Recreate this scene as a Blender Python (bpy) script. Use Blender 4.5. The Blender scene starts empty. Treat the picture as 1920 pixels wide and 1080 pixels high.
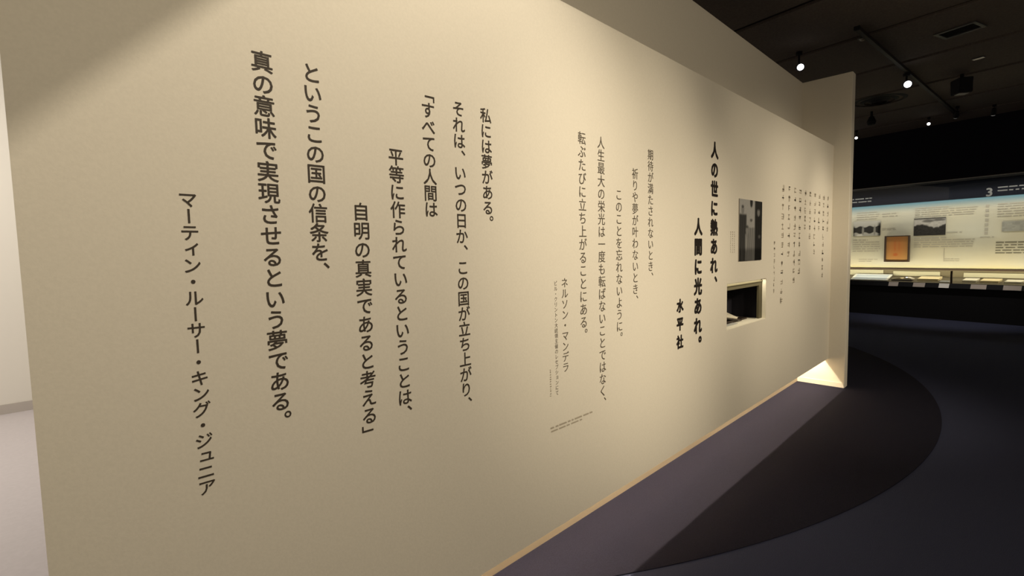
import bpy, bmesh, math, random
from mathutils import Vector, Matrix, Euler
random.seed(7)
S = bpy.context.scene
C = S.collection

# ------------------------------------------------------------------ camera, world, view
yaw, pitch, roll = 0.79691, -0.071984, -0.021194
cam_d = bpy.data.cameras.new('camera'); cam = bpy.data.objects.new('camera', cam_d); C.objects.link(cam)
fw = Vector((math.cos(pitch)*math.cos(yaw), math.cos(pitch)*math.sin(yaw), math.sin(pitch)))
r0 = Vector((math.sin(yaw), -math.cos(yaw), 0)); u0 = r0.cross(fw)
rr = math.cos(roll)*r0 + math.sin(roll)*u0; uu = -math.sin(roll)*r0 + math.cos(roll)*u0
M = Matrix((rr, uu, -fw)).transposed().to_4x4(); M.translation = (0, 0, 1.4)
cam.matrix_world = M
cam_d.sensor_width = 36; cam_d.lens = 920.36/1920*36; cam_d.clip_start = 0.02; cam_d.clip_end = 100
S.camera = cam

w = bpy.data.worlds.new('world'); S.world = w; w.use_nodes = True
bg = w.node_tree.nodes['Background']; bg.inputs[0].default_value = (1.0, 0.84, 0.66, 1); bg.inputs[1].default_value = 0.34
S.view_settings.view_transform = 'Standard'; S.view_settings.look = 'None'
S.view_settings.exposure = 0.0; S.view_settings.gamma = 1.0; S.view_settings.use_curve_mapping = False

D, BACK, FRONT = 1.26, 1.54, 1.12       # panel face, recessed wall face, front edge of end wall
L, TOP, PTOP, PBOT = 5.63, 3.028, 2.366, 0.28
CEIL = 3.56
WARM = (1.0, 0.89, 0.72)

def lamp(name, kind, loc, energy, color=WARM, aim=None, **kw):
    d = bpy.data.lights.new(name, kind); d.energy = energy; d.color = color
    for k, v in kw.items(): setattr(d, k, v)
    o = bpy.data.objects.new(name, d); C.objects.link(o); o.location = loc
    if aim is not None:
        o.rotation_euler = (Vector(aim)-Vector(loc)).to_track_quat('-Z', 'Y').to_euler()
    return o

LX, LY, LZ = 1.0, 0.0, 3.42
# beam: lamp position along the added blades, aim on the panel (x, z), cone angle, power
WASH = [(LX, 0.72, 1.35, 86, 135)]
for x_, ax, az, ss, en in WASH:
    lamp('wall_washer_light', 'SPOT', (x_, LY, LZ), en, aim=(ax, D, az), spot_size=math.radians(ss), spot_blend=0.75, shadow_soft_size=0.008)
GAL = [((-0.6, -1.2, 3.2), (0.3, D, 1.8), 90, 118), ((1.2, -3.2, 3.3), (3.0, D, 1.4), 90, 180), ((3.6, -2.2, 3.3), (5.0, D, 1.0), 50, 360),
       ((1.3, -3.0, 3.4), (2.10, D, 1.36), 30, 540), ((2.0, -2.8, 3.4), (2.85, D, 0.85), 30, 270), ((2.6, -2.8, 3.4), (3.8, D, 1.5), 30, 250), ((4.3, -2.4, 3.4), (5.3, D, 1.6), 17, 330)]
for p_, a_, ss, en in GAL:  # unseen ceiling spots: some for pools on the panel, others added as fill
    lamp('gallery_fill_light', 'SPOT', p_, en, color=(1.0, 0.875, 0.67), aim=a_, spot_size=math.radians(ss), spot_blend=1.0, shadow_soft_size=0.15)
# strip light hidden between the panel and the wall behind it
for k in range(4):
    x0, x1 = 0.05 + k*1.385, 0.05 + (k+1)*1.385
    lamp('strip_light', 'AREA', ((x0+x1)/2, 1.48, 0.525), 15.0, color=(1.0, 0.83, 0.60), aim=((x0+x1)/2, 1.48, 0), shape='RECTANGLE', size=x1-x0, size_y=0.012)
lamp('strip_light', 'AREA', (5.45, 1.475, 0.518), 4.6, color=(1.0, 0.86, 0.62), aim=(5.52, 1.44, 0), shape='RECTANGLE', size=0.22, size_y=0.012)  # short extra lamp added to brighten the foot of the end wall
# bright room on the left beyond the partition
lamp('left_room_light', 'AREA', (-1.6, 4.6, 3.3), 75, color=(1.0, 0.93, 0.85), aim=(-1.2, 5.6, 0), shape='RECTANGLE', size=1.6, size_y=1.6)

# ------------------------------------------------------------------ materials
def mat(name, col, rough=0.7, spec=0.3, noise=0.0, nscale=200.0, bump=0.0, metal=0.0, emit=None, estr=0):
    m = bpy.data.materials.new(name); m.use_nodes = True
    nt = m.node_tree; b = nt.nodes['Principled BSDF']
    b.inputs['Base Color'].default_value = (*col, 1); b.inputs['Roughness'].default_value = rough
    b.inputs['Specular IOR Level'].default_value = spec; b.inputs['Metallic'].default_value = metal
    if emit: b.inputs['Emission Color'].default_value = (*emit, 1); b.inputs['Emission Strength'].default_value = estr
    if noise or bump:
        tc = nt.nodes.new('ShaderNodeTexCoord'); n = nt.nodes.new('ShaderNodeTexNoise')
        n.inputs['Scale'].default_value = nscale; n.inputs['Detail'].default_value = 3
        nt.links.new(tc.outputs['Object'], n.inputs['Vector'])
        if noise:
            r = nt.nodes.new('ShaderNodeValToRGB')
            lo = [max(0, c*(1-noise)) for c in col]; hi = [min(1, c*(1+noise)) for c in col]
            r.color_ramp.elements[0].position = 0.3; r.color_ramp.elements[1].position = 0.7
            r.color_ramp.elements[0].color = (*lo, 1); r.color_ramp.elements[1].color = (*hi, 1)
            nt.links.new(n.outputs['Fac'], r.inputs['Fac']); nt.links.new(r.outputs['Color'], b.inputs['Base Color'])
        if bump:
            bp = nt.nodes.new('ShaderNodeBump'); bp.inputs['Strength'].default_value = bump; bp.inputs['Distance'].default_value = 0.002
            nt.links.new(n.outputs['Fac'], bp.inputs['Height']); nt.links.new(bp.outputs['Normal'], b.inputs['Normal'])
    return m

def print_mat(name, rough=0.9):
    m = bpy.data.materials.new(name); m.use_nodes = True
    nt = m.node_tree; b = nt.nodes['Principled BSDF']
    a = nt.nodes.new('ShaderNodeVertexColor'); a.layer_name = 'ink'
    nt.links.new(a.outputs['Color'], b.inputs['Base Color']); b.inputs['Roughness'].default_value = rough
    b.inputs['Specular IOR Level'].default_value = 0.03
    return m

def glass_mat():
    m = bpy.data.materials.new('case_glass'); m.use_nodes = True; nt = m.node_tree; nt.nodes.clear()
    o = nt.nodes.new('ShaderNodeOutputMaterial'); mx = nt.nodes.new('ShaderNodeMixShader')
    t = nt.nodes.new('ShaderNodeBsdfTransparent'); g = nt.nodes.new('ShaderNodeBsdfGlossy'); f = nt.nodes.new('ShaderNodeFresnel')
    g.inputs['Roughness'].default_value = 0.02; t.inputs['Color'].default_value = (0.95, 0.97, 0.97, 1); f.inputs['IOR'].default_value = 1.3
    nt.links.new(f.outputs[0], mx.inputs[0]); nt.links.new(t.outputs[0], mx.inputs[1]); nt.links.new(g.outputs[0], mx.inputs[2])
    nt.links.new(mx.outputs[0], o.inputs['Surface'])
    return m

M_PANEL = mat('warm_cloth_paper', (0.66, 0.605, 0.50), 0.85, 0.15, noise=0.025, nscale=160, bump=0.12)
M_INK = mat('dark_brown_ink', (0.050, 0.039, 0.029), 0.6, 0.2)
M_INK2 = mat('brown_black_ink', (0.10, 0.082, 0.06), 0.6, 0.2)
M_INK3 = mat('heavy_black_ink', (0.016, 0.012, 0.010), 0.6, 0.2)
M_INK4 = mat('faint_brown_ink', (0.36, 0.31, 0.235), 0.7, 0.1)
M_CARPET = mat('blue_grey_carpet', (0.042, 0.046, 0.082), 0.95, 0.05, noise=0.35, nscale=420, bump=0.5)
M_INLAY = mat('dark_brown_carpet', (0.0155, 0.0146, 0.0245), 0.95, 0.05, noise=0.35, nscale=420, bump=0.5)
M_VINYL = mat('pale_vinyl', (0.60, 0.56, 0.57), 0.5, 0.3, noise=0.03, nscale=40)
M_WHITE = mat('white_paint', (0.80, 0.77, 0.70), 0.8, 0.2)
M_GREYTRIM = mat('grey_trim', (0.50, 0.46, 0.42), 0.6, 0.3)
M_CEIL = mat('dark_ceiling_board', (0.15, 0.125, 0.108), 0.9, 0.1, noise=0.12, nscale=60)
M_BLACK = mat('matt_black', (0.006, 0.006, 0.008), 0.7, 0.2)
M_NAVY = mat('navy_black_wall', (0.010, 0.010, 0.016), 0.85, 0.1)
M_TRACK = mat('black_track', (0.012, 0.008, 0.008), 0.6, 0.3)
M_DGREY = mat('dark_grey_metal', (0.05, 0.048, 0.045), 0.5, 0.4)
M_PALEMETAL = mat('pale_grey_metal', (0.30, 0.27, 0.23), 0.5, 0.4)
M_LENS = mat('lit_lens', (1, 1, 1), 0.5, 0.3, emit=(1, 0.97, 0.92), estr=5)
M_LENSDIM = mat('dim_lens', (0.6, 0.6, 0.55), 0.4, 0.3, emit=(1, 0.97, 0.9), estr=0.2)
M_FRAMEOLIVE = mat('olive_frame', (0.085, 0.072, 0.038), 0.6, 0.3)
M_NICHE = mat('dark_niche_lining', (0.016, 0.015, 0.02), 0.8, 0.15)
M_SILL = mat('cream_sill', (0.80, 0.74, 0.60), 0.7, 0.2)
M_PAPER = mat('cream_paper', (0.74, 0.68, 0.54), 0.8, 0.15, noise=0.05, nscale=60)
M_PAPERY = mat('yellowed_paper', (0.74, 0.62, 0.38), 0.8, 0.15, noise=0.06, nscale=60)
M_PAPERG = mat('grey_paper', (0.42, 0.41, 0.38), 0.8, 0.15)
M_COVER = mat('dark_book_cover', (0.03, 0.02, 0.015), 0.5, 0.3)
M_BLUESHEET = mat('pale_blue_sheet', (0.56, 0.62, 0.68), 0.6, 0.3, noise=0.05, nscale=90)
M_WFRAME = mat('cream_frame', (0.82, 0.80, 0.72), 0.6, 0.3)
M_CLOTH = mat('olive_display_cloth', (0.20, 0.17, 0.11), 0.9, 0.1, noise=0.08, nscale=80)
M_BACKCARD = mat('pale_back_card', (0.52, 0.49, 0.36), 0.85, 0.1)
M_BROWN = mat('dark_brown_wood', (0.055, 0.030, 0.018), 0.5, 0.35)
M_TRIMLINE = mat('grey_metal_edge', (0.30, 0.29, 0.27), 0.4, 0.5, metal=0.4)
M_CTEXT = mat('grey_print', (0.22, 0.20, 0.15), 0.8, 0.1)
M_CTEXTL = mat('pale_grey_print', (0.46, 0.42, 0.35), 0.8, 0.1)
M_HTEXT = mat('light_header_print', (0.13, 0.13, 0.13), 0.8, 0.1)
M_CAPTION = mat('grey_caption_card', (0.48, 0.42, 0.38), 0.7, 0.2)
M_CAPTIONW = mat('white_caption_card', (0.88, 0.86, 0.82), 0.7, 0.2)
M_GLASS = glass_mat()
M_PRINT = print_mat('printed_picture')

# ------------------------------------------------------------------ mesh helpers
def add_box(bm, x0, x1, y0, y1, z0, z1, mtx=None):
    v = [bm.verts.new((x, y, z)) for x in (x0, x1) for y in (y0, y1) for z in (z0, z1)]
    if mtx:
        for q in v: q.co = mtx @ q.co
    for f in ((0,1,3,2),(4,6,7,5),(0,4,5,1),(2,3,7,6),(0,2,6,4),(1,5,7,3)): bm.faces.new([v[i] for i in f])
    return v

def add_prism(bm, pts, axis, a0, a1, mtx=None):
    """pts: 2-D outline; extruded along axis ('x','y','z') from a0 to a1"""
    def P(p, a):
        c = {'x': (a, p[0], p[1]), 'y': (p[0], a, p[1]), 'z': (p[0], p[1], a)}[axis]
        return mtx @ Vector(c) if mtx else Vector(c)
    A = [bm.verts.new(P(p, a0)) for p in pts]; B = [bm.verts.new(P(p, a1)) for p in pts]
    n = len(pts)
    bm.faces.new(A); bm.faces.new(B[::-1])
    for i in range(n): bm.faces.new((A[i], B[i], B[(i+1) % n], A[(i+1) % n]))

def add_tube(bm, p0, p1, r0, r1=None, seg=20):
    r1 = r0 if r1 is None else r1
    p0, p1 = Vector(p0), Vector(p1)
    q = (p1-p0).to_track_quat('Z', 'Y').to_matrix().to_4x4(); q.translation = p0; h = (p1-p0).length
    a = [bm.verts.new(q @ Vector((r0*math.cos(t), r0*math.sin(t), 0))) for t in [2*math.pi*i/seg for i in range(seg)]]
    b = [bm.verts.new(q @ Vector((r1*math.cos(t), r1*math.sin(t), h))) for t in [2*math.pi*i/seg for i in range(seg)]]
    bm.faces.new(a[::-1]); bm.faces.new(b)
    for i in range(seg): bm.faces.new((a[i], a[(i+1) % seg], b[(i+1) % seg], b[i]))

def obj(name, bm, m, parent=None, bevel=0.0, mtx=None):
    bmesh.ops.recalc_face_normals(bm, faces=bm.faces[:])
    me = bpy.data.meshes.new(name); bm.to_mesh(me); bm.free()
    if m: me.materials.append(m)
    o = bpy.data.objects.new(name, me); C.objects.link(o)
    if mtx is not None: o.matrix_world = mtx
    if parent:
        o.parent = parent
        if mtx is not None: o.matrix_parent_inverse = Matrix()
    if bevel:
        b = o.modifiers.new('bevel', 'BEVEL'); b.width = bevel; b.segments = 2; b.limit_method = 'ANGLE'
    return o

def box(name, x0, x1, y0, y1, z0, z1, m, parent=None, bevel=0.0):
    bm = bmesh.new(); add_box(bm, x0, x1, y0, y1, z0, z1); return obj(name, bm, m, parent, bevel)

def struct(o): o['kind'] = 'structure'; return o
def tag(o, label, cat, group=None):
    o['label'] = label; o['category'] = cat
    if group: o['group'] = group
    return o
def thing(name, label, cat, loc=(0, 0, 0), rotz=0, group=None):
    o = bpy.data.objects.new(name, None); C.objects.link(o); o.location = loc; o.rotation_euler = (0, 0, rotz)
    o.empty_display_size = 0.1
    return tag(o, label, cat, group)

def picture(name, pos, nx, nz, func, parent=None):
    """printed flat sheet: pos(u,v)->Vector with u right, v up in 0..1; func(u,v)->rgb"""
    verts = [pos(i/nx, j/nz) for j in range(nz+1) for i in range(nx+1)]
    faces = [(j*(nx+1)+i, j*(nx+1)+i+1, (j+1)*(nx+1)+i+1, (j+1)*(nx+1)+i) for j in range(nz) for i in range(nx)]
    me = bpy.data.meshes.new(name); me.from_pydata(verts, [], faces)
    at = me.color_attributes.new('ink', 'FLOAT_COLOR', 'POINT')
    k = 0
    for j in range(nz+1):
        for i in range(nx+1):
            at.data[k].color = (*func(i/nx, j/nz), 1); k += 1
    me.materials.append(M_PRINT)
    o = bpy.data.objects.new(name, me); C.objects.link(o)
    if parent: o.parent = parent
    return o

def sm(a, b, x):
    t = max(0, min(1, (x-a)/(b-a))); return t*t*(3-2*t)
def blob(u, v, cu, cv, ru, rv, soft=0.35):
    return 1-sm(1-soft, 1+soft, math.hypot((u-cu)/ru, (v-cv)/rv))
def jit(u, v, k):
    s = math.sin(u*127.1*k+v*311.7*k)*43758.5453; return s-math.floor(s)

# ------------------------------------------------------------------ the setting
struct(box('floor', -6, 14.5, -7, 7, -0.1, 0.0, M_CARPET))
# darker round carpet field let into the floor (edge is an arc of a large circle)
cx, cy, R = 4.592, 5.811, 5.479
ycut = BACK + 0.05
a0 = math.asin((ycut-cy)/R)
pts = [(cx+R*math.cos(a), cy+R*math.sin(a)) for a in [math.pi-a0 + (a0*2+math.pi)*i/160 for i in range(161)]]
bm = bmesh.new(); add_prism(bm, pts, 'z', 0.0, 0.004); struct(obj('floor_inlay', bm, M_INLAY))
struct(box('floor_left', -6, 0.02, 1.8, 7, 0.0, 0.006, M_VINYL))

# recessed partition wall behind the panel, its free end wall, and an unseen wall added to block the left room's light
struct(box('wall_left', 0.0, L, BACK, BACK+0.10, 0, TOP, M_PANEL))
bm = bmesh.new(); add_box(bm, L, L+0.115, FRONT, BACK+0.10, 0, TOP+0.003); struct(obj('wall_end', bm, M_PANEL, bevel=0.004))
struct(box('wall_light_block', 0.03, 0.13, BACK+0.10, 6.5, 0, CEIL, M_WHITE))
struct(box('wall_far', -6, 0.13, 6.5, 6.6, 0, CEIL, M_WHITE))
struct(box('baseboard_far', -6, 0.03, 6.485, 6.5, 0.006, 0.095, M_GREYTRIM))
# low skirting along the foot of the recessed wall
M_SKIRT = mat('tan_skirting', (0.42, 0.345, 0.25), 0.6, 0.3)
struct(box('baseboard_left', 0.0, L, BACK-0.008, BACK, 0.004, 0.09, M_SKIRT))
struct(box('baseboard_end', L-0.008, L, FRONT+0.004, BACK-0.008, 0.004, 0.05, M_PANEL))

# ceiling: dark boards with open joints under a black slab
struct(box('ceiling', -6, 14.5, -7, 7, CEIL+0.03, CEIL+0.13, M_BLACK))
th = math.radians(-98.5)
dirv = Vector((math.cos(th), math.sin(th))); nrm = Vector((-dirv.y, dirv.x))
joints = [6.07-1.222*k for k in range(9, 0, -1)] + [6.07, 7.34, 8.577, 9.80, 10.93]
edges = [-5.0] + joints + [12.1]
zb = CEIL
bm = bmesh.new()
rot = Matrix.Rotation(math.atan2(nrm.y, nrm.x), 4, 'Z')
for a, b in zip(edges[:-1], edges[1:]):
    add_box(bm, a+0.045, b-0.045, -9, 5, zb, zb+0.028, rot)
struct(obj('ceiling_boards', bm, M_CEIL))

# ------------------------------------------------------------------ the printed display panel
PX0, PX1, PT = -0.014, L, 0.045
nx0, nx1, nz0, nz1 = 3.128, 3.83, 0.878, 1.174
bm = bmesh.new()
def wallgrid(y0, y1):
    xs = [PX0, nx0, nx1, PX1]; zs = [PBOT, nz0, nz1, PTOP]
    vf = [[bm.verts.new((x, y0, z)) for z in zs] for x in xs]; vb = [[bm.verts.new((x, y1, z)) for z in zs] for x in xs]
    for i in range(3):
        for j in range(3):
            if i == 1 and j == 1: continue
            bm.faces.new((vf[i][j], vf[i+1][j], vf[i+1][j+1], vf[i][j+1]))
            bm.faces.new((vb[i][j], vb[i][j+1], vb[i+1][j+1], vb[i+1][j]))
    for i in range(3):
        bm.faces.new((vf[i][0], vb[i][0], vb[i+1][0], vf[i+1][0])); bm.faces.new((vf[i][3], vf[i+1][3], vb[i+1][3], vb[i][3]))
        bm.faces.new((vf[0][i], vf[0][i+1], vb[0][i+1], vb[0][i])); bm.faces.new((vf[3][i], vb[3][i], vb[3][i+1], vf[3][i+1]))
    bm.faces.new((vf[1][1], vf[2][1], vb[2][1], vb[1][1])); bm.faces.new((vf[1][2], vb[1][2], vb[2][2], vf[2][2]))
    bm.faces.new((vf[1][1], vb[1][1], vb[1][2], vf[1][2])); bm.faces.new((vf[2][1], vf[2][2], vb[2][2], vb[2][1]))
wallgrid(D, D+PT)
panel = obj('exhibit_board', bm, M_PANEL)
tag(panel, 'long beige exhibit board printed with vertical columns of Japanese quotations', 'exhibit board')
# closed top and left side so the gap behind is not open from above
box('top_cover', PX0, PX1, D+PT, BACK-0.0005, PTOP-0.03, PTOP, M_PANEL, panel)
box('side_cover', PX0, 0.0, D+PT, BACK+0.10, 0.0, PTOP-0.03, M_PANEL, panel)

# niche let into the panel
bm = bmesh.new()
add_box(bm, nx0-0.02, nx1+0.02, D+0.245, D+0.255, nz0-0.02, nz1+0.02)
add_box(bm, nx0-0.02, nx0, D+PT, D+0.245, nz0-0.02, nz1+0.02)
add_box(bm, nx1, nx1+0.02, D+PT, D+0.245, nz0-0.02, nz1+0.02)
add_box(bm, nx0, nx1, D+PT, D+0.245, nz1, nz1+0.02)
obj('niche_box', bm, M_NICHE, panel)
box('niche_floor', nx0, nx1, D+PT, D+0.245, nz0-0.02, nz0, M_SILL, panel)
box('niche_sill', nx0+0.001, nx1-0.001, D+0.001, D+PT, nz0, nz0+0.004, M_SILL, panel)
bm = bmesh.new()
fy0, fy1 = D+0.027, D+0.042
box('niche_reveal', nx1-0.003, nx1-0.0005, D+0.001, D+0.026, nz0+0.005, nz1-0.001, M_SILL, panel)  # paler cream strip stands in for light falling on the reveal
add_box(bm, nx0, nx1, fy0, fy1, 1.125, nz1)
add_box(bm, nx0, nx1, fy0-0.005, fy0, 1.152, 1.160)
add_box(bm, 3.765, nx1, fy0, fy1, nz0+0.004, 1.125)
add_box(bm, nx0, nx0+0.03, fy0, fy1, nz0+0.004, 1.125)
obj('niche_frame', bm, M_FRAMEOLIVE, panel)

# -------- lettering: every column of type is one part of the panel
_cache = {}
def glyph(ch, off):
    key = (ch, round(off, 4))
    if key in _cache: return _cache[key]
    c = bpy.data.curves.new('glyph', 'FONT'); c.body = ch; c.size = 1; c.offset = off; c.resolution_u = 3
    o = bpy.data.objects.new('glyph', c); C.objects.link(o)
    dg = bpy.context.evaluated_depsgraph_get(); e = o.evaluated_get(dg); m = e.to_mesh()
    vs = [(v.co.x-0.5, v.co.y-0.38) for v in m.vertices]; fs = [tuple(p.vertices) for p in m.polygons]
    e.to_mesh_clear(); bpy.data.objects.remove(o); bpy.data.curves.remove(c)
    _cache[key] = (vs, fs); return _cache[key]

def quotation(label):
    e = bpy.data.objects.new('quotation', None); C.objects.link(e); e.parent = panel; e.empty_display_size = 0.1; e['label'] = label
    return e
q_dream = quotation('bold gothic quotation in eight columns of widely spaced type'); q_glory = quotation('slender brown quotation in eight columns with small source lines')
q_warmth = quotation('heavy black quotation in three columns'); q_small = quotation('small faint text in many columns')
part = q_dream

def column(text, x, ztop, pitch, m, size=None, off=0.0, serif=0.0, wide=1.0, layer=0.0008, name='lettering'):
    """ztop = centre height of the first character cell; text runs downwards"""
    size = size or pitch
    V, F = [], []
    for i, ch in enumerate(text):
        if ch in ' 　': continue
        zc = ztop - i*pitch
        dx = dz = 0.0; rotq = False
        if ch in '、。': dx, dz = 0.60, 0.58
        elif ch in 'ィュァゥェォャョッ': dx, dz = 0.09, 0.10
        elif ch in 'ー「」（）': rotq = True
        vs, fs = glyph(ch, 0.0)
        r = off
        ring = [(0, 0), (r, 0), (-r, 0), (0, r), (0, -r), (.7*r, .7*r), (-.7*r, .7*r), (.7*r, -.7*r), (-.7*r, -.7*r)] if r else ([(-serif, 0), (0, 0), (serif, 0)] if serif else [(0, 0)])
        if r and serif: ring += [(a+serif*k, b) for k in (-1, 1) for a, b in ring]
        for q, (sx, sz) in enumerate(ring):
            b = len(V)
            for gx, gy in vs:
                if rotq: gx, gy = gy, -gx
                V.append((x+(gx+dx+sx)*size*wide, D-layer-0.00002*q, zc+(gy+dz+sz)*size))
            F += [tuple(b+q for q in f) for f in fs]
    me = bpy.data.meshes.new(name); me.from_pydata(V, [], F); me.materials.append(m)
    o = bpy.data.objects.new(name, me); C.objects.link(o); o.parent = part
    return o

def marks(x, ztop, zbot, pitch, wdt, m, horizontal=False, x1=None, layer=0.0008, name='lettering'):
    """type too small to read: short strokes at the rhythm of characters"""
    bm = bmesh.new()
    def bar(xa, xb, za, zb_):
        bm.faces.new([bm.verts.new(p) for p in ((xa, D-layer, za), (xb, D-layer, za), (xb, D-layer, zb_), (xa, D-layer, zb_))])
    if horizontal:
        xx = x
        while xx < x1:
            wl = random.uniform(0.012, 0.05); xe = min(x1, xx+wl)
            bar(xx, xe, ztop-pitch*0.25, ztop+pitch*0.25); bar(xx, xe-0.003, ztop+pitch*0.33, ztop+pitch*0.45)
            xx = xe+random.uniform(0.004, 0.01)
    else:
        z = ztop
        while z > zbot:
            s = pitch*0.36*random.uniform(0.75, 1.0); t = pitch*0.055
            hh = wdt*0.5*random.uniform(0.7, 1.0)
            for q in range(random.randint(2, 3)):
                zz = z+random.uniform(-s, s); bar(x-hh, x+hh*random.uniform(.5, 1), zz-t, zz+t)
            for q in range(random.randint(1, 2)):
                xq = x+random.uniform(-hh, hh)*0.8; bar(xq-t*1.2, xq+t*1.2, z-s*random.uniform(.4, 1), z+s)
            z -= pitch
    return obj(name, bm, m, part)

P1 = 0.0507
for text, x, z, p in [
    ('私には夢がある。', 1.1245, 1.861, 0.0511),
    ('それは、いつの日か、この国が立ち上がり、', 1.008, 1.862, P1),
    ('「すべての人間は', 0.8905, 1.836+0.0497, 0.0497),
    ('平等に作られているということは、', 0.7735, 1.683, 0.0505),
    ('自明の真実であると考える」', 0.657, 1.521, 0.0520),
    ('というこの国の信条を、', 0.5385, 1.863, 0.0501),
    ('真の意味で実現させるという夢である。', 0.421, 1.862, 0.0511)]:
    column(text, x, z, p, M_INK, size=0.0515, off=0.014)
column('マーティン・ルーサー・キング・ジュニア', 0.2525, 1.530, 0.0358, M_INK, size=0.0375, off=0.012)
part = q_glory
for text, x, z, p in [
    ('期待が満たされないとき、', 2.195, 1.862, 0.0544),
    ('祈りや夢が叶わないとき、', 2.0545, 1.757, 0.0543),
    ('このことを忘れないように。', 1.918, 1.651, 0.0545),
    ('人生最大の栄光は一度も転ばないことではなく、', 1.783, 1.863, 0.0543),
    ('転ぶたびに立ち上がることにある。', 1.6495, 1.863, 0.0544)]:
    column(text, x, z, p, M_INK2, size=0.0545, off=0.0, serif=0.010)
column('ネルソン・マンデラ', 1.527, 1.275, 0.0430, M_INK2, size=0.043, off=0.0, serif=0.010)
column('ビル・クリントン大統領主催のレセプションにて', 1.471, 1.276, 0.0209, M_INK2, size=0.0205, off=0.0)
marks(1.433, 0.937, 0.826, 0.0095, 0.010, M_INK4)
marks(1.427, 0.701, 0, 0.010, 0, M_INK4, horizontal=True, x1=1.704)
marks(1.431, 0.687, 0, 0.009, 0, M_INK4, horizontal=True, x1=1.631)
part = q_warmth
column('人の世に熱あれ、', 2.9285, 1.977, 0.1132, M_INK3, size=0.101, off=0.043, serif=0.012)
column('人間に光あれ。', 2.7195, 1.524, 0.1131, M_INK3, size=0.101, off=0.043, serif=0.012)
column('水平社', 2.504, 1.093, 0.0992, M_INK3, size=0.077, off=0.043, serif=0.012)
part = q_small
for x, za, zb_ in [(4.169, 1.85, 0.95), (4.32, 1.85, 1.33), (4.466, 1.85, 1.09), (4.604, 1.85, 1.14), (4.748, 1.85, 1.52), (4.889, 1.85, 1.46),
                   (5.035, 1.85, 1.29), (5.174, 1.85, 1.52), (5.322, 1.85, 1.09), (5.467, 1.85, 1.53)]:
    marks(x, za, zb_, 0.0725, 0.062, M_INK4)
marks(3.993, 1.43, 1.05, 0.045, 0.03, M_INK4)
for x in (3.175, 3.205, 3.235): marks(x, 1.500, 1.36, 0.014, 0.012, M_INK4)

# -------- monochrome photograph mounted above the niche
def photo_men(u, v):
    def fig(g, cu, top, half, cloth, face):
        b = (1-sm(half*0.85, half*1.1, abs(u-cu)))*(1-sm(top-0.13, top-0.09, v))      # body
        g = g*(1-b)+cloth*(1+0.25*math.sin(u*70)*math.sin(v*9))*b
        h = blob(u, v, cu, top-0.05, 0.06, 0.065, 0.15); g = g*(1-h)+face*h
        k = 0.7*blob(u, v, cu, top+0.01, 0.055, 0.025, 0.3); return g*(1-k)+0.02*k           # hair
    g = 0.27+0.07*v+0.03*(jit(u, v, 3)-0.5)
    r = sm(0.63, 0.69, u); g = g*(1-r)+0.028*r
    g = g*(1-0.9*blob(u, v, 0.50, 0.97, 0.06, 0.09, 0.2))
    g = fig(g, 0.13, 0.87, 0.17, 0.045, 0.20)
    g = fig(g, 0.50, 0.66, 0.16, 0.17, 0.30)
    g = fig(g, 0.83, 0.86, 0.15, 0.022, 0.17)
    g = fig(g, 0.33, 0.55, 0.09, 0.16, 0.2)
    lo = sm(0.24, 0.16, v); g = g*(1-0.6*lo*(0.4+0.6*jit(round(u*8), 1, 1)))
    g += 0.06*blob(u, v, 0.88, 0.40, 0.05, 0.03)+0.07*blob(u, v, 0.30, 0.30, 0.03, 0.14)
    return (g*1.0, g*0.97, g*0.90)
o = tag(thing('photo_print', 'monochrome photograph of standing people above the niche', 'photograph', (3.2985, D, 1.312)), 'monochrome photograph of standing people above the niche', 'photograph')
box('mount_board', 0, 0.406, -0.006, -0.0002, 0, 0.406, M_PALEMETAL, o)
picture('printed_image', lambda u, v: Vector((0.406*u, -0.0066, 0.406*v)), 60, 60, photo_men, o)

# -------- things lying in the niche
bk = thing('book', 'grey open book propped on a dark stand in the wall niche', 'book', (3.43, D+0.15, nz0))
mt = Matrix.Translation((0, 0, 0.052)) @ Matrix.Rotation(math.radians(9), 4, 'Y') @ Matrix.Rotation(math.radians(20), 4, 'X')
bm = bmesh.new(); add_prism(bm, [(-0.055, 0.001), (0.07, 0.001), (0.07, 0.055), (-0.055, 0.02)], 'x', -0.17, 0.13); obj('stand', bm, M_COVER, bk)
bm = bmesh.new(); add_box(bm, -0.19, 0.17, -0.07, 0.07, 0.0, 0.01, mt); obj('cover', bm, M_COVER, bk)
bm = bmesh.new(); add_box(bm, -0.185, 0.09, -0.066, 0.066, 0.0101, 0.022, mt); obj('pages', bm, M_PAPER, bk)
lf = box('leaflet', 3.20, 3.44, D+0.050, D+0.085, nz0+0.0005, nz0+0.007, M_PAPERG); tag(lf, 'grey leaflet lying at the front of the wall niche', 'leaflet')
lf = box('booklet', 3.64, 3.74, D+0.10, D+0.15, nz0+0.0005, nz0+0.012, M_COVER); tag(lf, 'small dark booklet lying right of the open book in the wall niche', 'booklet')
lamp('niche_fill_light', 'AREA', ((nx0+nx1)/2, D+0.014, nz1-0.004), 0.65, color=(1, 0.9, 0.68), aim=((nx0+nx1)/2+0.0, D+0.015, 0), shape='RECTANGLE', size=0.66, size_y=0.012)  # unseen lamp added to brighten the niche sill and reveal

# ------------------------------------------------------------------ back wall and the long display case
c0 = Vector((12.22, 2.37, 0)); ang = math.atan2(-0.982, -0.189)
CASE = Matrix.Translation(c0) @ Matrix.Rotation(ang, 4, 'Z')   # local x: along the case (rightwards), local -y... see below
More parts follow.
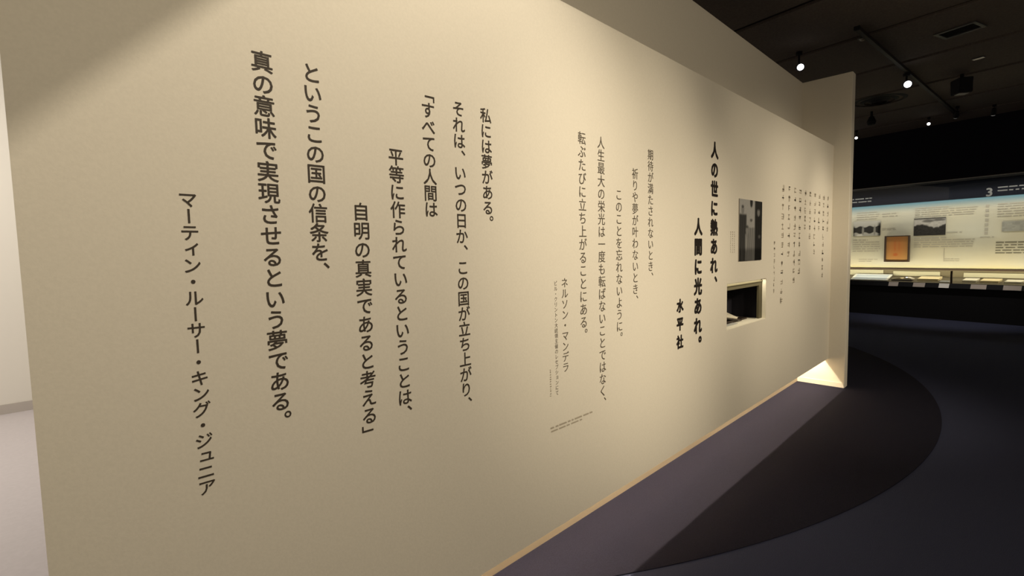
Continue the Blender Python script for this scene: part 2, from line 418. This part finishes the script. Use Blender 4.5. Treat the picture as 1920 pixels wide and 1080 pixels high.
# local frame: X = along (u), Y = away from the viewer (w), Z = up
Uv = Vector((-0.189, -0.982, 0)); Wv = Vector((0.982, -0.189, 0))
CASE = Matrix(((Uv.x, Wv.x, 0, c0.x), (Uv.y, Wv.y, 0, c0.y), (0, 0, 1, 0), (0, 0, 0, 1)))
def cp(u, wd, z): return CASE @ Vector((u, wd, z))
U0, U1 = -1.2, 4.2
def cbox(bm, u0, u1, w0, w1, z0, z1): add_box(bm, u0, u1, w0, w1, z0, z1, CASE)
bm = bmesh.new(); cbox(bm, U0, U1+5.3, 0.0, 0.9, 2.56, CEIL+0.03); cbox(bm, U1, U1+5.3, 0, 0.9, 0, 2.56); cbox(bm, U0, U1, 0.75, 0.9, 0, 2.56); cbox(bm, U0-3.6, U0, 0.0, 0.9, 0, CEIL+0.03)
struct(obj('wall_back', bm, M_NAVY))

case = bpy.data.objects.new('display_case', None); C.objects.link(case)
tag(case, 'long glazed museum display case with printed history panel along the back wall', 'display case')
bm = bmesh.new(); cbox(bm, U0, U1, 0.0, 0.74, 0.0, 0.60)
add_prism(bm, [(-0.0, 0.565), (0.0, 0.665), (0.03, 0.665), (0.03, 0.565)], 'x', U0, U1, CASE)
obj('base', bm, M_BLACK, case)
bm = bmesh.new(); add_prism(bm, [(0.0, 0.585), (-0.055, 0.585), (-0.055, 0.59), (-0.012, 0.672), (0.0, 0.672)], 'x', U0, U1, CASE); obj('front_rail', bm, M_BLACK, case)
bm = bmesh.new(); add_prism(bm, [(0.03, 0.60), (0.03, 0.672), (0.36, 0.765), (0.36, 0.60)], 'x', U0, U1, CASE); obj('deck', bm, M_CLOTH, case)
bm = bmesh.new(); cbox(bm, U0, U1, 0.36, 0.375, 0.70, 0.93); obj('deck_backboard', bm, M_CLOTH, case)
bm = bmesh.new(); cbox(bm, U0, U1, 0.33, 0.375, 0.895, 0.925); obj('ledge_shadow_strip', bm, M_BROWN, case)  # dark strip stands in for the shadow line under the history panel
bm = bmesh.new(); cbox(bm, U0, U1, 0.0, 0.74, 2.53, 2.56); obj('canopy', bm, M_BLACK, case)
bm = bmesh.new(); cbox(bm, U0, U1, -0.012, 0.0, 2.530, 2.546); obj('edge_trim', bm, M_TRIMLINE, case)
bm = bmesh.new(); cbox(bm, U0, U1, 0.004, 0.012, 0.675, 2.53); obj('glass_front', bm, M_GLASS, case)
bm = bmesh.new(); cbox(bm, 1.600, 1.628, 0.01, 0.03, 0.672, 0.90); obj('glass_joint', bm, M_BROWN, case)

# printed history panel: dark header, blue fade, cream field
def graphic(u, v):
    z = 0.922+(2.53-0.922)*v
    if z > 2.205: 
        k = sm(2.26, 2.44, z); return (0.008*(1-k)+0.002*k, 0.009*(1-k)+0.0025*k, 0.014*(1-k)+0.004*k)
    t = sm(2.215, 1.99, z)
    a = (0.11, 0.22, 0.28); b = (0.66, 0.60, 0.45)
    U = U0+(U1-U0)*u
    n = 0.5+0.5*math.sin(U*4.1+z*2.3)*math.sin(z*5.1-U*1.7)
    b = (b[0]-0.03*n, b[1]+0.0*n, b[2]+0.05*n)
    yel = sm(1.02, 0.93, z); b = (b[0]+0.02*yel, b[1]+0.0*yel, b[2]-0.10*yel)  # yellower foot paints in the warm light from below
    return tuple(a[i]*(1-t)+b[i]*t for i in range(3))
gp = picture('history_panel', lambda u, v: cp(U0+(U1-U0)*u, 0.35, 0.922+(2.53-0.922)*v), 110, 150, graphic, case)
bm = bmesh.new(); cbox(bm, U0, U1, 0.358, 0.374, 0.922, 2.53); obj('panel_board', bm, M_GREYTRIM, case)

def block(name, u0, u1, z1, z0, lines, m, ragged=0.25, hfrac=0.42, bold_first=False, parent=None):
    bm = bmesh.new(); ls = (z1-z0)/lines
    for i in range(lines):
        zc = z1-(i+0.5)*ls; h = ls*hfrac/2
        end = u1-(u1-u0)*ragged*random.random() if i in (0, lines-1) else u1-(u1-u0)*0.03*random.random()
        if bold_first and i == 0: end = u0+(u1-u0)*0.55; h *= 1.4
        uu_ = u0
        while uu_ < end:
            e = min(end, uu_+random.uniform(0.03, 0.16)); cbox(bm, uu_, e, 0.347, 0.3495, zc-h, zc+h); uu_ = e+random.uniform(0.008, 0.03)
    return obj(name, bm, m, parent or case)
block('heading_text', -0.15, 0.24, 2.40, 2.275, 2, M_HTEXT, 0.2, 0.35)
block('heading_text', 2.10, 3.4, 2.385, 2.27, 2, M_HTEXT, 0.6, 0.35)
block('body_text', -0.06, 0.36, 2.10, 1.92, 4, M_CTEXTL, 0.2, 0.3)
block('body_text', 0.40, 0.69, 2.05, 1.95, 2, M_CTEXTL, 0.2, 0.35)
block('body_text', 0.94, 1.85, 2.11, 1.91, 5, M_CTEXTL, 0.6, 0.35, True)
block('body_text', 2.11, 3.2, 2.09, 1.83, 6, M_CTEXTL, 0.3, 0.35, True)
block('body_text', -0.12, 0.38, 1.53, 1.25, 6, M_CTEXTL, 0.4, 0.3, True)
block('body_text', 0.94, 1.83, 1.53, 1.32, 5, M_CTEXTL, 0.4, 0.35, True)
block('body_text', 2.11, 3.0, 1.42, 1.19, 5, M_CTEXT, 0.4, 0.35, True)
block('photo_caption', 0.40, 0.69, 1.745, 1.69, 2, M_CTEXTL, 0.5, 0.35)
block('photo_caption', 1.43, 1.69, 1.625, 1.58, 1, M_CTEXTL, 0.5, 0.4)
block('photo_caption', 0.0, 0.39, 1.12, 1.04, 2, M_CTEXTL, 0.5, 0.35)
block('photo_caption', 1.41, 1.74, 1.125, 1.055, 2, M_CTEXTL, 0.5, 0.35)
block('photo_caption', 1.90, 2.09, 1.515, 1.475, 1, M_CTEXTL, 0.1, 0.35)
bm = bmesh.new()
for z in (2.05, 1.97, 1.89, 1.80, 1.72, 1.64, 1.57): cbox(bm, 1.955, 2.0, 0.347, 0.3495, z-0.028, z+0.022)
obj('vertical_text', bm, M_CTEXTL, case)
bm = bmesh.new(); cbox(bm, 1.402, 1.410, 0.346, 0.3495, 1.06, 1.31); obj('rule_line', bm, M_CTEXTL, case)
# section number on the header
vs, fs = glyph('3', 0.0)
me = bpy.data.meshes.new('section_number')
n_ = len(vs); offs = [(0, 0), (.03, 0), (-.03, 0), (0, .03), (0, -.03)]
me.from_pydata([cp(2.005+(gx+0.20+ox)*0.20, 0.346-0.0001*k, 2.295+(gy+oz)*0.20) for k, (ox, oz) in enumerate(offs) for gx, gy in vs], [], [tuple(q+k*n_ for q in f) for k in range(5) for f in fs]); me.materials.append(M_HTEXT)
o = bpy.data.objects.new('section_number', me); C.objects.link(o); o.parent = case

def photo_bridge(u, v):
    g = 0.45+0.15*v
    deck = 1-sm(0.0, 0.05, abs(v-0.42)-0.19+0.05*math.sin(u*18))
    g = g*(1-0.93*deck)
    for c in (0.36, 0.79): g = g*(1-blob(u, v, c, 0.35, 0.04, 0.33))+0.30*blob(u, v, c, 0.35, 0.04, 0.33)
    g = g*(1-0.9*sm(0.86, 0.97, u)*(1-sm(0.75, 1.0, v))); g = g*(1-0.7*sm(0.10, 0.0, u)*(1-sm(0.6, 0.8, v)))
    g += 0.25*blob(u, v, 0.25, 0.05, 0.12, 0.1)
    return (g, g*0.95, g*0.86)
def photo_crowd(u, v):
    g = 0.42+0.2*jit(round(u*14), round(v*10), 1)*0.6
    head = 0.52+0.10*math.sin(u*7)+0.05*jit(round(u*22), 3, 1)
    g = g*(1-0.96*(1-sm(head-0.04, head+0.05, v)))
    g = g*(1-0.85*sm(0.88, 0.97, v)); g = g*(1-0.7*blob(u, v, 0.45, 0.82, 0.18, 0.08)); g = g*(1-0.7*blob(u, v, 0.8, 0.86, 0.2, 0.06))
    g += 0.03*jit(u, v, 2)
    return (g, g*0.93, g*0.86)
def photo_pale(u, v):
    g = 0.34+0.1*jit(round(u*12), round(v*7), 2); return (g, g*0.97, g*0.86)
for nm, a, b, z0, z1, fn in (('photo_print', -0.113, 0.375, 1.59, 1.895, photo_bridge), ('photo_print', 0.93, 1.415, 1.56, 1.895, photo_crowd), ('photo_print', 2.18, 2.75, 1.585, 1.76, photo_pale)):
    picture(nm, (lambda a, b, z0, z1: lambda u, v: cp(a+(b-a)*u, 0.344, z0+(z1-z0)*v))(a, b, z0, z1), 48, 32, fn, case)

# orange document in a dark frame hung in front of the history panel
fd = bpy.data.objects.new('framed_document', None); C.objects.link(fd); tag(fd, 'orange document in a dark wooden frame hung on the history panel', 'framed document')
fa, fb, fz0, fz1 = 0.474, 0.883, 1.052, 1.574
bm = bmesh.new(); fwid = 0.018
cbox(bm, fa, fb, 0.28, 0.343, fz0, fz0+fwid); cbox(bm, fa, fb, 0.28, 0.343, fz1-fwid, fz1)
cbox(bm, fa, fa+0.028, 0.28, 0.343, fz0+fwid, fz1-fwid); cbox(bm, fb-fwid, fb, 0.28, 0.343, fz0+fwid, fz1-fwid)
obj('frame', bm, M_BROWN, fd)
def orange(u, v):
    t = blob(u, v, 0.5, 0.62, 0.45, 0.55, 0.8)
    c = [0.50, 0.29, 0.10]; d = [0.50, 0.20, 0.06]
    col = [c[i]*(1-t)+d[i]*t for i in range(3)]
    s = blob(u, v, 0.45, 0.27, 0.10, 0.06)+blob(u, v, 0.42, 0.6, 0.05, 0.22)*0.5+blob(u, v, 0.60, 0.6, 0.04, 0.2)*0.4
    return (col[0], col[1]*(1-0.35*min(1, s)), col[2]*(1-0.4*min(1, s)))
picture('document_sheet', lambda u, v: cp(fa+0.01+(fb-fa-0.02)*u, 0.30, fz0+0.01+(fz1-fz0-0.02)*v), 30, 36, orange, fd)

# exhibits on the sloping deck
def dz(wd): return 0.672+(wd-0.03)*(0.765-0.672)/0.33
def slab(bm, u0, u1, w0, w1, t, lift=0.001, skew=0.0):
    v = [CASE @ Vector((u+s, wd, dz(wd)+lift+k)) for wd, s in ((w0, 0), (w1, skew)) for u in (u0, u1) for k in (0, t)]
    v = [bm.verts.new(p) for p in v]
    for f in ((0,2,3,1),(4,5,7,6),(0,1,5,4),(2,6,7,3),(0,4,6,2),(1,3,7,5)): bm.faces.new([v[i] for i in f])
db = bpy.data.objects.new('display_board', None); C.objects.link(db); tag(db, 'pale blue tilted sheet in a cream frame at the left end of the case', 'display board')
bm = bmesh.new()
T = CASE @ Matrix.Translation((0.0, 0.035, 0.678)) @ Matrix.Rotation(math.radians(22), 4, 'X')
add_box(bm, -0.02, 0.63, 0, 0.28, 0.0, 0.012, T); add_box(bm, -0.02, 0.63, 0.262, 0.28, 0.012, 0.02, T); add_box(bm, -0.02, 0.63, 0.0, 0.012, 0.012, 0.02, T)
add_box(bm, -0.02, 0.02, 0.012, 0.262, 0.012, 0.02, T); add_box(bm, 0.595, 0.63, 0.012, 0.262, 0.012, 0.02, T)
obj('frame', bm, M_WFRAME, db)
bm = bmesh.new(); add_box(bm, 0.02, 0.595, 0.012, 0.262, 0.0125, 0.015, T); obj('sheet', bm, M_BLUESHEET, db)
ob = bpy.data.objects.new('open_book', None); C.objects.link(ob); tag(ob, 'yellowed open book beside the pale blue sheet in the case', 'book')
bm = bmesh.new(); add_prism(bm, [(0.0, 0.0), (0.13, 0.035), (0.17, 0.012), (0.17, 0.0)], 'y', 0.07, 0.25, CASE @ Matrix.Translation((0.69, 0, 0.715))); obj('pages', bm, M_PAPERY, ob)
bm = bmesh.new(); add_prism(bm, [(0.17, 0.0), (0.17, 0.012), (0.24, 0.05), (0.32, 0.018), (0.32, 0.0)], 'y', 0.07, 0.25, CASE @ Matrix.Translation((0.69, 0, 0.715))); obj('pages', bm, M_PAPER, ob)
bm = bmesh.new(); add_box(bm, 0.685, 1.015, 0.065, 0.255, 0.690, 0.7145, CASE); obj('cover', bm, M_BROWN, ob)
docs = [('yellow paper sheet lying between the open book and the glass joint', 1.09, 1.40, 0.10, 0.26, M_PAPERY, 0.045),
        ('small folded sheet lying just before the glass joint', 1.42, 1.58, 0.06, 0.14, M_PAPERG, 0.012),
        ('narrow cream sheet lying just past the glass joint', 1.74, 1.93, 0.10, 0.24, M_PAPER, 0.035),
        ('cream sheet lying second past the glass joint', 1.98, 2.22, 0.10, 0.24, M_PAPERY, 0.035),
        ('cream sheet lying third past the glass joint', 2.29, 2.50, 0.10, 0.22, M_PAPER, 0.030)]
for lab, a, b, w0, w1, m, t in docs:
    bm = bmesh.new(); slab(bm, a, b, w0, w1, t, skew=0.02); tag(obj('paper_sheet', bm, m), lab, 'document', 'documents on the deck of the display case')
for lab, a, b, z0, z1 in [('pale backing card upright behind the open book', 0.62, 1.36, 0.775, 0.865), ('pale backing card upright behind the sheets past the glass joint', 1.70, 2.62, 0.775, 0.855),
                          ('pale backing card upright behind the pale blue sheet', -0.2, 0.45, 0.775, 0.885)]:
    bm = bmesh.new(); cbox(bm, a, b, 0.345, 0.358, z0, z1); tag(obj('backing_card', bm, M_BACKCARD), lab, 'card', 'upright cards at the back of the case deck')
caps = [('grey caption card on the case rail below the open book', 0.68, 0.835, M_CAPTION), ('grey caption card on the case rail below the yellow sheet', 1.07, 1.25, M_CAPTION),
        ('white caption card on the case rail below the glass joint', 1.455, 1.60, M_CAPTIONW), ('grey caption card on the case rail below the narrow cream sheet', 1.895, 2.10, M_CAPTION),
        ('large grey caption card on the case rail furthest along to the right', 2.31, 2.53, M_CAPTION)]
for lab, a, b, m in caps:
    bm = bmesh.new(); add_prism(bm, [(-0.0555, 0.5915), (-0.0585, 0.5915), (-0.0185, 0.668), (-0.0155, 0.668)], 'x', a, b, CASE)
    tag(obj('caption_card', bm, m), lab, 'caption card', 'caption cards on the front rail of the case')
# case lighting: a strip under the canopy and one along the ledge
cm = cp(1.5, 0.10, 2.50)
lamp('case_top_light', 'AREA', cm, 31, color=(1, 0.93, 0.80), aim=cp(1.5, 0.30, 1.3), shape='RECTANGLE', size=5.2, size_y=0.03).rotation_euler.rotate_axis('Z', 0)
lamp('case_front_light', 'SPOT', (10.6, 0.6, 3.4), 150, color=(1.0, 0.93, 0.82), aim=(11.85, 0.9, 0.5), spot_size=math.radians(60), spot_blend=0.9, shadow_soft_size=0.03)
cm = cp(1.5, 0.06, 0.76)
lamp('case_ledge_light', 'AREA', cm, 23, color=(1, 0.88, 0.62), aim=cp(1.5, 0.35, 1.40), shape='RECTANGLE', size=5.2, size_y=0.02)

# ------------------------------------------------------------------ ceiling fixtures
tr = thing('light_track', 'black lighting track running along the dark ceiling', 'lighting track', (0, 0, 0))
bm = bmesh.new(); p0, p1 = Vector((6.0, 1.169, 0)), Vector((11.3, 0.745, 0)); dv = (p1-p0)
Tm = Matrix.Translation(p0) @ Matrix.Rotation(math.atan2(dv.y, dv.x), 4, 'Z')
add_box(bm, 0, dv.length, -0.02, 0.02, CEIL-0.035, CEIL, Tm); obj('rail', bm, M_TRACK, tr)
bm = bmesh.new(); add_box(bm, -0.02, 0.0, -0.024, 0.024, CEIL-0.038, CEIL, Tm); obj('end_cap', bm, M_BLACK, tr)

def spotlight(loc, aim, label, lens, scale=1.0, top=0.0):
    t = thing('spotlight', label, 'spotlight', (loc[0], loc[1], CEIL), 0, 'spotlights on the dark ceiling')
    o0 = Vector((loc[0], loc[1], CEIL)); l = Vector(loc)-o0; d = (Vector(aim)-Vector(loc)).normalized()
    back = l - d*0.16*scale
    bm = bmesh.new(); add_tube(bm, (back.x, back.y, -0.001-top), (back.x, back.y, -0.03-top), 0.035*scale); obj('adapter', bm, M_BLACK, t)
    bm = bmesh.new(); add_tube(bm, (back.x, back.y, -0.03-top), back+Vector((0, 0, 0.02*scale)), 0.011*scale); obj('stem', bm, M_BLACK, t)
    bm = bmesh.new(); add_tube(bm, back, back+d*0.05*scale, 0.030*scale, 0.042*scale); add_tube(bm, back+d*0.05*scale, l-d*0.004, 0.042*scale, 0.048*scale); obj('housing', bm, M_BLACK, t)
    bm = bmesh.new(); add_tube(bm, l-d*0.003, l+d*0.004, 0.036*scale); obj('lens', bm, lens, t)
    return t
eye = (0.6, -0.6, 1.2)
spotlight((6.137, 1.705, 3.35), eye, 'lit spotlight on the ceiling above the recessed partition wall', M_LENS, 0.9)
spotlight((7.801, 0.986, 3.35), eye, 'lit spotlight hanging from the long ceiling track', M_LENS, 1.05, 0.037)
spotlight((11.05, 1.097, 3.43), (2, 0.2, 1), 'small lit spotlight near the top of the dark back wall', M_LENS, 0.62)
spotlight((11.2, 2.150, 3.405), (2, 0.6, 1), 'small lit spotlight beside the edge of the end wall', M_LENS, 0.62)
spotlight((10.703, 0.735, 3.40), (12.1, 1.2, 1.8), 'unlit spotlight at the far end of the long ceiling track', M_LENSDIM, 0.7)
spotlight((11.035, 0.313, 3.41), (12.0, 0.5, 1.8), 'unlit spotlight right of the long ceiling track', M_LENSDIM, 0.7)

sp = thing('loudspeaker', 'square black loudspeaker hung from the dark ceiling', 'loudspeaker', (8.688, 0.551, CEIL), math.radians(35))
bm = bmesh.new(); add_tube(bm, (0, 0, -0.001), (0, 0, -0.07), 0.02); obj('bracket', bm, M_BLACK, sp)
bm = bmesh.new(); add_prism(bm, [(-0.095, -0.06), (0.095, -0.06), (0.08, -0.25), (-0.08, -0.25)], 'y', -0.075, 0.075); obj('cabinet', bm, M_BLACK, sp, 0.01)
bm = bmesh.new(); add_box(bm, -0.075, 0.075, -0.079, -0.075, -0.24, -0.08); obj('grille', bm, M_BLACK, sp)
bm = bmesh.new(); add_box(bm, -0.055, 0.04, -0.055, 0.055, -0.255, -0.25); obj('badge_plate', bm, M_PALEMETAL, sp)

cmr = thing('pendant_camera', 'small dark camera pendant beside the end wall on the ceiling', 'camera', (9.912, 1.702, CEIL))
bm = bmesh.new(); add_tube(bm, (0, 0, -0.001), (0, 0, -0.10), 0.018); obj('stem', bm, M_BLACK, cmr)
bm = bmesh.new(); add_tube(bm, (0, 0, -0.08), (0, 0, -0.16), 0.03, 0.065); add_tube(bm, (0, 0, -0.16), (0, 0, -0.21), 0.065, 0.05); obj('housing', bm, M_BLACK, cmr)

va = math.atan2(-0.266, -0.085)
vt = thing('air_vent', 'rectangular grey edged air vent in the dark ceiling', 'air vent', (6.89, 0.47, CEIL), va)
bm = bmesh.new()
add_box(bm, -0.17, 0.17, -0.125, -0.095, -0.014, -0.001); add_box(bm, -0.17, 0.17, 0.095, 0.125, -0.014, -0.001)
add_box(bm, -0.17, -0.14, -0.095, 0.095, -0.014, -0.001); add_box(bm, 0.14, 0.17, -0.095, 0.095, -0.014, -0.001); obj('frame', bm, M_DGREY, vt)
bm = bmesh.new()
for k in range(7): add_box(bm, -0.14, 0.14, -0.09+k*0.027, -0.084+k*0.027, -0.012, -0.002)
add_box(bm, -0.14, 0.14, -0.095, 0.095, -0.002, -0.001); obj('slats', bm, M_BLACK, vt)

dl = thing('recessed_light', 'small pale rectangular fitting in the ceiling near the air vent', 'ceiling fitting', (8.08, 0.375, CEIL), va)
bm = bmesh.new(); add_box(bm, -0.055, 0.055, -0.03, 0.03, -0.012, -0.001); obj('body', bm, M_DGREY, dl)
bm = bmesh.new(); add_box(bm, -0.05, 0.05, -0.025, 0.025, -0.0135, -0.012); obj('diffuser', bm, mat('dim_amber_diffuser', (0.3, 0.25, 0.18), 0.5, emit=(1, 0.85, 0.6), estr=0.07), dl)
fx = thing('ceiling_sensor', 'small pale sensor on the ceiling joint before the lighting track', 'sensor', (6.361, 1.192, CEIL))
bm = bmesh.new(); add_tube(bm, (0, 0, -0.001), (0, 0, -0.012), 0.04); obj('base', bm, M_DGREY, fx)
bm = bmesh.new(); add_tube(bm, (0, 0, -0.012), (0, 0, -0.03), 0.026, 0.016); obj('dome', bm, M_PALEMETAL, fx)
ad = thing('air_diffuser', 'large round dark air diffuser in the ceiling beside the end wall', 'air diffuser', (9.25, 1.50, CEIL))
for r_, z_ in ((0.34, -0.012), (0.24, -0.022), (0.14, -0.032)):
    bm = bmesh.new()
    for i in range(40):
        a, b = 2*math.pi*i/40, 2*math.pi*(i+1)/40
        q = [bm.verts.new((rad*math.cos(t), rad*math.sin(t), zz)) for rad, zz, t in ((r_, -0.001, a), (r_, -0.001, b), (r_-0.05, z_, b), (r_-0.05, z_, a))]
        bm.faces.new(q)
    obj('ring', bm, M_BLACK, ad)

# unseen blades added over the visitors' side to trim the wall washer beam
lt = thing('light_trim_blades', 'unseen long black blades added to trim the light on the beige panel', 'light blocker')
ex0, ex1 = -0.6, 4.35
bm = bmesh.new(); add_box(bm, ex0, ex1, 0.262, 0.270, 3.205, CEIL); obj('upper_blade', bm, M_BLACK, lt)
bm = bmesh.new(); add_box(bm, ex0, ex1, -0.25, 0.078, 3.17, 3.178); add_box(bm, ex0, ex1, -0.258, -0.25, 3.17, CEIL); obj('lower_blade', bm, M_BLACK, lt)
# added slanted flag that shades the near upper corner of the panel
y_ = 0.266
def onblade(x, z):
    t = (y_-LY)/(D-LY); return (LX+(x-LX)*t, LZ+(z-LZ)*t)
pts = [onblade(*p) for p in ((-0.75, 0.85), (0.80, 2.44), (0.80, 2.70), (-0.75, 2.70))]
bm = bmesh.new(); add_prism(bm, pts, 'y', 0.272, 0.278); obj('end_flag', bm, M_BLACK, lt)
